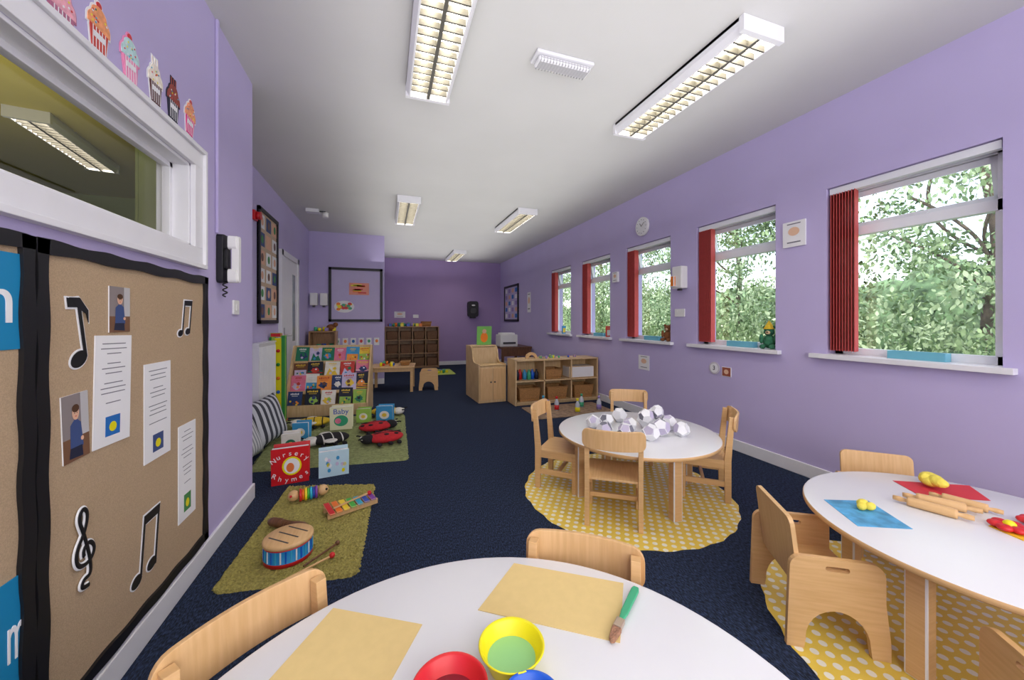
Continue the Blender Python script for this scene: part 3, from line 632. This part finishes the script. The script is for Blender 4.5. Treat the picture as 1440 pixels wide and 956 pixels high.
# ---------------------------------------------------------------- floor toys
b=B('wooden_tongue_drum'); r=.108
DB=M('drum_blue',(30,140,200),.5)
b.lathe([(0,0),(r,0),(r,.018)],RED,seg=40); b.lathe([(r,.018),(r-.002,.02),(r-.002,.078)],DB,seg=40); b.lathe([(r,.078),(r,.082),(r-.004,.084)],RED,seg=40)
b.lathe([(r-.002,.082),(r+.004,.086),(r+.004,.098),(r-.004,.104),(0,.104)],BEECHX,seg=40)
for q in range(30): b.box((r-.001,0,.048),(.004,.006,.054),[CYAN,PAPER,BLU][q%3],RZ(q*pi/15))
for q in (-1,0,1): b.box((q*.055,0,.1035),(.007,.13,.003),DARK,RZ(.9),bev=0)
b.done(T(-.46,2.12,.020))
b=B('wooden_guiro'); X0=RY(pi/2)
b.lathe([(0,-.13),(.016,-.13),(.024,-.11),(.026,-.05),(.018,-.03),(.018,.02),(.026,.05),(.028,.1),(.022,.125),(0,.13)],WALNUT,X0,seg=20)
for q in range(-3,3): b.cyl((0,0,q*.012+.0),.022,.004,WALNUT,X0)
b.done(T(-.52,2.38,.048)@RZ(-.6))
b=B('toy_xylophone'); cols=[(210,40,40),(240,120,30),(245,215,40),(70,180,70),(40,170,200),(40,80,180),(120,60,160)]
b.poly([(-.15,-.055),(-.15,-.04),(.15,-.02),(.15,-.035)],0,.03,BEECHX); b.poly([(-.15,.055),(-.15,.04),(.15,.02),(.15,.035)],0,.03,BEECHX)
for q,c in enumerate(cols): b.box((-.13+q*.042,0,.036),(.034,.17-q*.012,.008),M('bar_%d'%q,c,.3),bev=.002)
b.box((.0,.0,.05),(.24,.008,.008),BEECH,RZ(.3)); b.sph((.12,.035,.05),.014,RED)
b.done(T(-.2,2.52,.02)@RZ(.35))
b=B('rainbow_shaker'); X0=T(0,0,.04)@RY(pi/2)
for q,c in enumerate(cols): b.cyl((0,0,-.045+q*.015),.034 if q%2 else .04,.014,M('bar_%d'%q,c,.3),X0)
b.sph((-.085,0,.045),.034,BEECH); b.sph((.085,0,.045),.034,BEECH); b.cyl((0,0,0),.012,.2,BEECH,X0); b.sph((-.1,-.03,.055),.008,RED); b.sph((.105,-.025,.055),.008,BLACK); b.done(T(-.48,2.74,.018)@RZ(.2))
b=B('drum_beater'); b.tube([(-.1,0,.006),(.1,0,.012)],.005,BEECH,nurbs=False); b.sph((.105,0,.014),.014,RED); b.done(T(-.34,1.97,.02)@RZ(.55))
b=B('drum_beater'); b.tube([(-.1,0,.006),(.08,0,.012)],.005,WALNUT,nurbs=False); b.sph((.09,0,.014),.012,WALNUT); b.done(T(-.30,2.06,.022)@RZ(.8))
def standbook(name,x,y,w,h,m,rot,z=.0):
    b=B(name); 
    b.b2((-w/2,-.004,0),(w/2,.004,h),m,RX(.10)); X2=T(0,.09,0)@RX(-.16)@RZ(0); b.b2((-w/2,-.003,0),(w/2,.003,h*.98),m,X2); b.b2((-w/2+.004,.006,.004),(w/2-.004,.03,h-.006),PAPER,RX(.03))
    return b,T(x,y,z)@RZ(rot)
b,X=standbook('nursery_rhymes_book',-.66,3.10,.24,.27,RED,.12); b.poly(ell(.01,.135,.062,.07),.0045,.006,YEL,RX(.10)@Bk); b.poly(ell(.01,.135,.05,.058),.006,.007,PAPER,RX(.10)@Bk); b.poly(ell(-.0,.125,.025,.035),.007,.008,M('lady_print',(230,120,60),.6),RX(.1)@Bk)
ob=b.done(X)
def arctext(word,cx,cy,r,a0,a1,size,flip=False):
    for k,chh in enumerate(word):
        a=a0+(a1-a0)*k/(len(word)-1); rot=a-pi/2 if not flip else a+pi/2
        text('title_letter',chh,size,RX(.10)@Bk@T(cx+r*math.cos(a),cy+r*math.sin(a),.006)@RZ(rot*.6),PAPER,ob)
arctext('Nursery',.0,.085,.145,pi*.76,pi*.24,.05); arctext('Rhymes',.0,.18,.15,-pi*.74,-pi*.26,.05,True)
b,X=standbook('board_book',-.375,3.14,.21,.20,M('pale_blue_cover',(190,220,232),.5),.15)
for q in range(12): b.poly(ell(U(-.08,.08),U(.03,.17),.012,.016,8),.0045,.006,[COV[5],PAPER,COV[9],YEL][q%4],RX(.1)@Bk)
b.done(X)
b,X=standbook('baby_book',-.45,4.36,.22,.25,M('cream_cover',(230,228,190),.5),-.02,.022); b.poly(ell(.0,.1,.07,.06),.0045,.006,GRN,RX(.1)@Bk); b.poly(ell(-.03,.1,.03,.03),.006,.007,COV[10],RX(.1)@Bk); ob=b.done(X); text('title','Baby',.08,RX(.10)@Bk@T(0,.20,.006),M('title_blue',(60,100,190),.6),ob)
for x,y,w,h,k,ro in ((-.01,4.52,.18,.19,5,-.2),(-.80,3.76,.14,.17,1,.1),(-.79,4.12,.14,.17,5,-.1),(-.24,4.58,.15,.16,8,-.1)):
    b,X=standbook('board_book',x,y,w,h,COV[k],ro,.022); b.poly(ell(0,h*.45,w*.3,h*.25),.0045,.006,COV[1 if k!=1 else 3],RX(.1)@Bk); b.poly(ell(0,h*.45,w*.15,h*.12),.006,.007,COV[4],RX(.1)@Bk); b.done(X)
PR=M('red_plush',(190,34,42),.95,.1,60,.5,200); PBK=M('black_plush',(26,24,28),.95,.1,60,.5,200); PY=M('yellow_plush',(226,190,50),.95,.1,60,.5,200); PW=M('white_plush',(225,222,215),.95,.1,60,.5,200)
def bug(name,x,y,body,stripe,rot,lady=True):
    b=B(name); b.sph((0,0,.045),(.17,.13,.045),body,seg=24); b.sph((-.16,0,.045),(.07,.08,.04),PBK if lady else PW,seg=16)
    if lady:
        for q in ((-.04,.05),(.06,.06),(0,-.05),(.09,-.04),(.13,.02)): b.sph((q[0],q[1],.045+.045*math.sqrt(max(0,1-(q[0]/.17)**2-(q[1]/.13)**2))-.004),(.026,.026,.008),stripe)
        b.box((.02,0,.088),(.25,.008,.006),stripe)
    else:
        for q in (-.07,.01,.09): 
            s=math.sqrt(1-(q/.17)**2); b.sph((q,0,.046),(.022,.134*s,.045*s),stripe,seg=20)
        for sy in (-1,1): b.sph((-.02,sy*.12,.06),(.06,.07,.012),PW)
    for sy in (-1,1): 
        b.tube([(-.2,sy*.03,.06),(-.24,sy*.05,.08),(-.25,sy*.07,.07)],.007,PBK); b.sph((-.215,sy*.03,.06),.012,PW)
        for lx in (-.08,.02,.1): b.sph((lx,sy*.14,.02),(.022,.04,.015),PBK)
    b.done(T(x,y,.022)@RZ(rot))
bug('ladybird_cushion',.0,3.80,PR,PBK,.2); bug('ladybird_cushion',-.1,4.22,PR,PBK,-2.9); bug('panda_cushion',-.50,3.92,PBK,PW,.3,False); bug('bee_cushion',-.76,4.62,PY,PBK,.1,False); bug('bee_cushion',.0,4.87,PY,PBK,2.9,False)
# ---------------------------------------------------------------- table-top items
def sheet(name,c4,z,m,th=.0012):
    b=B(name); b.poly(c4,0,th,m); b.done(T(0,0,z))
sheet('ochre_paper_sheet',[(.208,.858),(.474,.672),(.590,.822),(.345,.990)],.5103,OCHRE)
sheet('ochre_paper_sheet',[(-.118,.976),(.079,.858),(-.085,.585),(-.282,.703)],.5103,OCHRE)
def bowl(x,y,z,r,h,m,paint):
    b=B('paint_bowl'); b.lathe([(0,0),(r*.62,0),(r*.7,.004),(r*.97,h*.94),(r*1.03,h),(r*1.0,h+.002),(r*.93,h*.94),(r*.66,.008),(0,.006)],m,seg=48)
    b.lathe([(r*.78,h*.42),(r*.76,h*.425),(0,h*.42)],paint,seg=40); b.done(T(x,y,z))
bowl(.238,.698,.5105,.064,.045,YEL,M('mint_paint',(150,212,140),.3)); bowl(.107,.652,.5105,.066,.045,RED,M('dark_red_paint',(130,20,40),.3)); bowl(.236,.583,.5105,.052,.045,BLU,M('navy_paint',(20,30,70),.3))
b=B('paint_brush'); b.poly([(.0,-.004),(.03,-.008),(.11,-.009),(.12,-.006),(.12,.006),(.11,.009),(.03,.008),(0,.004)],.003,.011,GRN); b.b2((-.022,-.009,.002),(.004,.009,.013),M('ferrule',(190,170,150),.3,metal=.6)); b.poly([(-.022,-.01),(-.022,.01),(-.055,.006),(-.06,0),(-.055,-.006)],.001,.012,M('bristle',(190,140,110),.9,.2,200,1,400))
b.done(T(.503,.712,.5118)@RZ(.645)@Matrix.Scale(1.05,4),bevel=.002)
zt=.4205
BLUEP=M('blue_marbled_paper',(84,160,204),.6,.3,15); 
sheet('blue_paper_sheet',[(1.80,1.08),(1.97,1.01),(1.86,.82),(1.69,.90)],zt,BLUEP); sheet('red_paper_sheet',[(2.33,1.10),(2.60,.95),(2.47,.84),(2.24,.96)],zt,M('red_paper',(205,50,62),.7))
DOUGH=M('yellow_dough',(232,214,84),.7,.08,30,.6,60)
def dough(x,y,s,n):
    b=B('play_dough')
    for q in range(n): b.sph((U(-s,s)*.6,U(-s,s)*.6,s*.45+U(0,s*.3)),(s*U(.5,.8),s*U(.4,.7),s*U(.4,.5)),DOUGH,RZ(U(-.3,.3)),seg=14)
    b.done(T(x,y,zt+.0015))
dough(1.86,.965,.032,4); dough(2.41,.99,.05,8)
def pin(x,y,rot,s=1):
    b=B('rolling_pin'); b.lathe([(0,-.11),(.009,-.11),(.011,-.09),(.007,-.07),(.018,-.068),(.019,-.06),(.019,.06),(.018,.068),(.007,.07),(.011,.09),(.009,.11),(0,.11)],BEECH,T(0,0,.019)@RY(pi/2),seg=20); b.done(T(x,y,zt)@RZ(rot)@Matrix.Scale(s,4))
pin(2.10,.87,-1.25); pin(2.19,.88,-1.05); pin(2.29,.85,-1.3,.9)
b=B('dough_flower'); 
for q in range(6): b.sph((.032*math.cos(q*pi/3),.032*math.sin(q*pi/3),.016),(.022,.022,.012),RED)
b.sph((0,0,.02),.018,YEL); b.poly([(-.06,-.05),(.02,-.07),(.06,.02),(-.03,.04)],0,.003,M('yellow_card',(240,190,40),.6)); b.done(T(2.19,.70,zt))
b=B('dough_flower'); 
for q in range(6): b.sph((.03*math.cos(q*pi/3),.03*math.sin(q*pi/3),.016),(.02,.02,.012),RED)
b.sph((0,0,.02),.015,YEL); b.done(T(2.33,.68,zt))
ph=(1+5**.5)/2
DV=[(a,c,d) for a in(-1,1) for c in(-1,1) for d in(-1,1)]+[(0,a/ph,c*ph) for a in(-1,1) for c in(-1,1)]+[(a/ph,c*ph,0) for a in(-1,1) for c in(-1,1)]+[(a*ph,0,c/ph) for a in(-1,1) for c in(-1,1)]
PW1=M('white_card',(236,237,240),.5); PL=M('lilac_card',(196,188,212),.5); PGc=M('grey_card',(120,120,134),.5)
def dodeca(x,y,z,r):
    b=B('paper_polyhedron'); rot=Euler((U(0,.3),U(0,.3),U(0,6))).to_matrix().to_4x4(); base=Euler((math.atan(1/ph),0,0)).to_matrix().to_4x4()
    vs=[b.bm.verts.new((Vector(v)*r/1.732)) for v in DV]; bmesh.ops.convex_hull(b.bm,input=vs); bmesh.ops.dissolve_limit(b.bm,angle_limit=.05,verts=b.bm.verts[:],edges=b.bm.edges[:])
    b.bm.transform(rot@base); i=[b.mi(PW1),b.mi(PL),b.mi(PGc)]
    for f in b.bm.faces: f.material_index=random.choice([0,0,0,0,1,1,2])
    mz=min(v.co.z for v in b.bm.verts)
    rr=bmesh.ops.inset_individual(b.bm,faces=b.bm.faces[:],thickness=r*.09,depth=-r*.05)
    for f in rr['faces']: f.material_index=0
    b.done(T(x,y,z-mz))
for x,y,r in ((1.40,2.16,.05),(1.50,2.07,.055),(1.63,1.98,.055),(1.76,2.04,.06),(1.60,2.16,.055),(1.78,2.22,.06),(1.90,2.12,.055),(1.70,2.42,.055),(1.52,2.32,.055),(1.92,2.32,.055),(1.88,1.98,.05),(1.42,2.34,.05)): dodeca(x,y,.4203,r)
dodeca(1.68,2.09,.50,.05); dodeca(1.84,2.17,.505,.045)
# ---------------------------------------------------------------- right wall items
b=B('clock'); b.cyl((0,0,.015),.115,.03,WHITE,seg=40); b.cyl((0,0,.031),.1,.002,PAPER,seg=40)
for q in range(12): b.box((0,.085,.033),(.004,.014,.002),BLACK,RZ(q*pi/6))
b.box((0,.025,.035),(.006,.05,.002),BLACK,RZ(.6)); b.box((0,.035,.037),(.004,.07,.002),BLACK,RZ(-.9)); b.done(WM('R',3.85,2.37))
def notc(b,w,h,t):
    b.poly(ell(0,h*.1,w*.25,h*.17),t,t+.001,M('pale_peach',(230,190,160),.7)); b.b2((-w*.3,-h*.35,t),(w*.3,-h*.3,t+.001),INK); b.b2((-w*.3,h*.38,t),(w*.3,h*.42,t+.001),INK)
flat('pinned_notice','R',2.04,1.88,.17,.20,notc,.012,0); flat('pinned_notice','R',3.84,.67,.2,.18,notc,.004,0); flat('pinned_notice','R',4.42,1.80,.12,.14,notc,.03,0)
b=B('sanitiser_dispenser'); b.b2((-.07,-.12,0),(.07,.12,.09),WHITE,bev=.012); b.b2((-.06,-.1,.09),(-.005,.02,.12),ORANGE,bev=.008); b.b2((-.02,-.14,.03),(.02,-.12,.06),DARK); b.done(WM('R',3.20,1.66))
b=B('plug_socket'); b.poly(rrect(.14,.085,.008),0,.01,WHITE); b.b2((-.05,.01,.01),(-.03,.03,.013),WHITE); b.b2((.03,.01,.01),(.05,.03,.013),WHITE); b.done(WM('R',3.24,1.28))
b=B('number_badge'); b.cyl((0,0,.004),.06,.008,M('badge_grey',(200,195,205),.6),seg=30); b.cyl((0,0,.009),.045,.003,PAPER,seg=30); ob=b.done(WM('R',2.79,.73)); text('numeral','3',.06,T(0,0,.0115),BLACK,ob)
def pict(b,w,h,t): b.b2((-w*.45,-h*.45,t),(w*.45,h*.45,t+.001),M('print_brown',(150,80,60),.6)); b.poly(ell(0,0,w*.25,h*.25),t+.001,t+.002,M('pale_peach',(230,190,160),.7))
flat('small_picture','R',2.655,.71,.10,.09,pict,.006,0)
def grid(b,w,h):
    for r in range(5):
        for c in range(4):
            x=-w/2+.17+c*(w-.34)/3; y=h/2-.14-r*(h-.28)/4; b.b2((x-.07,y-.05,.012),(x+.07,y+.05,.015),[PAPER,PURP,SKIN,PB][(r+c)%4])
framed('photo_poster_board','R',8.97,1.63,1.1,.92,M('poster_lilac',(190,180,215),.8),grid,.05)
flat('pinned_notice','R',7.75,1.6,.2,.45,notc,.004,0)
b=B('paper_towel_dispenser'); b.poly(rrect(.28,.42,.06),0,.16,BLACK); b.poly(rrect(.16,.14,.05,0,-.05),.16,.17,DARK); b.b2((-.08,-.25,.03),(.08,-.2,.1),BLACK); b.poly(ell(0,.1,.05,.02),.16,.17,PAPER); b.done(WM('K',2.25,1.50,.002),bevel=.01)
flat('pinned_notice','K',.35,1.34,.27,.16,notc,.006,0); b=B('plug_socket'); b.poly(rrect(.14,.085,.008),0,.01,WHITE); b.done(WM('K',.75,1.30))
def teddy(name,X,m,hat=None):
    b=B(name); b.sph((0,0,.075),(.055,.05,.07),m); b.sph((0,0,.175),.047,m); b.sph((0,-.042,.165),(.022,.02,.018),M('muzzle',(210,180,140),.9)); b.sph((0,-.062,.17),.007,BLACK)
    for sx in (-1,1):
        b.sph((sx*.038,0,.215),(.018,.01,.018),m); b.sph((sx*.062,-.02,.1),(.02,.024,.05),m,RY(0)); b.sph((sx*.04,-.06,.025),(.025,.05,.024),m); b.sph((sx*.018,-.042,.187),.005,BLACK)
    if hat: b.lathe([(.05,.2),(.04,.22),(.0,.29)],hat,seg=16)
    b.done(X)
teddy('teddy_bear',T(XR+.045,3.48,.954)@RZ(-1.2)@Matrix.Scale(.85,4),TEDDY); teddy('stuffed_toy',T(XR+.045,2.28,.954)@RZ(-1.2)@Matrix.Scale(.85,4),M('green_plush',(50,110,80),.95,.3,30),PY)
TR=M('tray_cyan',(110,180,200),.4)
for y0,y1 in WY[:4]:
    b=B('craft_tray'); y=(y0+y1)/2-.06; b.b2((-.03,-.13,0),(.03,.13,.005),TR); b.b2((-.032,-.13,0),(-.028,.13,.05),TR); b.b2((.028,-.13,0),(.032,.13,.05),TR); b.b2((-.03,-.132,0),(.03,-.128,.05),TR); b.b2((-.03,.128,0),(.03,.132,.05),TR); b.done(T(XR+.05,y,.954))
b=B('picture_book'); b.b2((-.05,-.01,0),(.05,.01,.16),COV[2]); b.b2((-.045,-.012,.02),(.045,-.0105,.1),COV[1]); b.done(T(XR+.03,4.68,.954)@RZ(.5))
b=B('picture_book'); b.b2((-.05,-.01,0),(.05,.01,.14),COV[5]); b.b2((-.04,-.012,.02),(.04,-.0105,.1),COV[4]); b.done(T(XR+.03,6.1,.954)@RZ(.5))
# ---------------------------------------------------------------- outside
b=B('garden_ground'); b.b2((XR+.27,-10,-.35),(40,40,-.25),M('grass',(120,150,80),.95,.2,6)); b.done()
def leafmat(name,c0,c1):
    m=M(name,(140,180,110),.6); nt=m.node_tree; n=[n for n in nt.nodes if n.type=='TEX_NOISE'][0]; n.inputs['Scale'].default_value=3.0
    r=[n for n in nt.nodes if n.type=='VALTORGB'][0]; r.color_ramp.elements[0].color=lin(c0); r.color_ramp.elements[1].color=lin(c1); r.color_ramp.elements[0].position=.32;r.color_ramp.elements[1].position=.68
    return m
LEAF=leafmat('foliage_leaf',(74,98,62),(164,188,132)); LEAF2=leafmat('foliage_leaf_pale',(108,132,88),(202,218,176))
def foliage(name,n,x0,x1,y0,y1,z0,z1,s0,s1,mats):
    vs=[];fs=[];mi=[]
    cl=[(U(x0,x1),U(y0,y1),z0+(z1-z0)*R(),U(.25,.7)) for _ in range(n//160)]
    for k in range(n):
        c=cl[k%len(cl)]; d=Vector((random.gauss(0,1),random.gauss(0,1),random.gauss(0,.8))); d=d.normalized()*c[3]*U(.3,1)
        p=Vector(c[:3])+d; p.z=max(p.z,-.2)
        q=Euler((U(0,6),U(0,6),U(0,6))).to_matrix(); s=U(s0,s1); i=len(vs)
        for v in ((-s*.5,0,0),(-s*.15,-s*.22,.0),(s*.2,-s*.2,0),(s*.5,0,0),(s*.2,s*.2,0),(-s*.15,s*.22,0)): vs.append(p+q@Vector(v))
        fs.append(tuple(range(i,i+6))); mi.append((k%len(cl))%2)
    me=bpy.data.meshes.new(name); me.from_pydata(vs,[],fs)
    for m in mats: me.materials.append(m)
    me.polygons.foreach_set('material_index',mi); ob=bpy.data.objects.new(name,me); bpy.context.collection.objects.link(ob); return ob
tree=foliage('garden_tree',100000,6.3,8.4,0,18,-.2,5.2,.05,.11,(LEAF,LEAF2))
BARK=M('bark',(110,96,80),.9,.2,20)
b=B('branches')
for k in range(9):
    y=.8+k*2.0; b.tube([(8.2,y,-.25),(8.25,y+.1,1.2),(8.1,y-.2,2.6),(8.2,y+.3,4.6)],.06,BARK)
    for q in range(5): z=U(1,3.5); b.tube([(8.2,y,z),(8.0+U(-.5,.3),y+U(-.6,.6),z+.5),(7.8+U(-.6,.3),y+U(-1.2,1.2),z+U(.6,1.3))],.022,BARK)
b.done(parent=tree)
b=B('garden_hedge')
for k in range(36): b.sph((U(10.4,10.9),-1+k*.75,U(.2,1.4)),(U(.7,1.0),U(.7,1.1),U(.9,1.4)),M('hedge_green',(120,146,104),.9,.5,7,1,12),seg=14)
b.done()
# ---------------------------------------------------------------- light
w=bpy.data.worlds.new('World'); bpy.context.scene.world=w; w.use_nodes=True; nt=w.node_tree; bg=nt.nodes['Background']
sky=nt.nodes.new('ShaderNodeTexSky'); sky.sky_type='NISHITA'; sky.sun_disc=False; sky.sun_elevation=.9; sky.sun_rotation=-1.2
mx=nt.nodes.new('ShaderNodeMixRGB'); mx.inputs['Fac'].default_value=.75; mx.inputs['Color2'].default_value=(1,1,1,1)
nt.links.new(sky.outputs[0],mx.inputs['Color1']); nt.links.new(mx.outputs[0],bg.inputs['Color']); bg.inputs['Strength'].default_value=1.6
sl=bpy.data.lights.new('sun','SUN'); sl.energy=4; sl.angle=.05; sl.color=(1,.97,.9); so=bpy.data.objects.new('sun',sl); bpy.context.collection.objects.link(so)
so.rotation_euler=Vector((.75,.15,-.9)).to_track_quat('-Z','Y').to_euler()
def area(name,loc,rot,sx,sy,p,col=(1,.985,.96)):
    l=bpy.data.lights.new(name,'AREA'); l.shape='RECTANGLE'; l.size=sx; l.size_y=sy; l.energy=p; l.color=col
    o=bpy.data.objects.new(name,l); bpy.context.collection.objects.link(o); o.location=loc; o.rotation_euler=rot
area('added_ceiling_fill',(1.05,4.3,2.3),(pi,0,0),2.6,10.5,56)  # unseen fill light added to brighten the ceiling, not a room fitting
area('added_fill_behind_camera',(1.0,-1.4,1.6),(pi/2,0,0),3.4,2.0,84)  # added fill from behind the camera, stands for no real source
area('added_side_room_fill',(-2.6,2.0,1.9),(pi,0,0),1.5,3,16,(1,.95,.75))  # extra light added to lift the side room, besides its ceiling fixture
# ---------------------------------------------------------------- camera
cd=bpy.data.cameras.new('camera'); co=bpy.data.objects.new('camera',cd); bpy.context.collection.objects.link(co)
co.location=(0,0,1.2); co.rotation_euler=(pi/2,0,-math.atan(178/520)); cd.sensor_width=36; cd.lens=13.0; cd.shift_y=-28/1440; cd.clip_start=.01
bpy.context.scene.camera=co
bpy.context.scene.view_settings.view_transform='Standard'
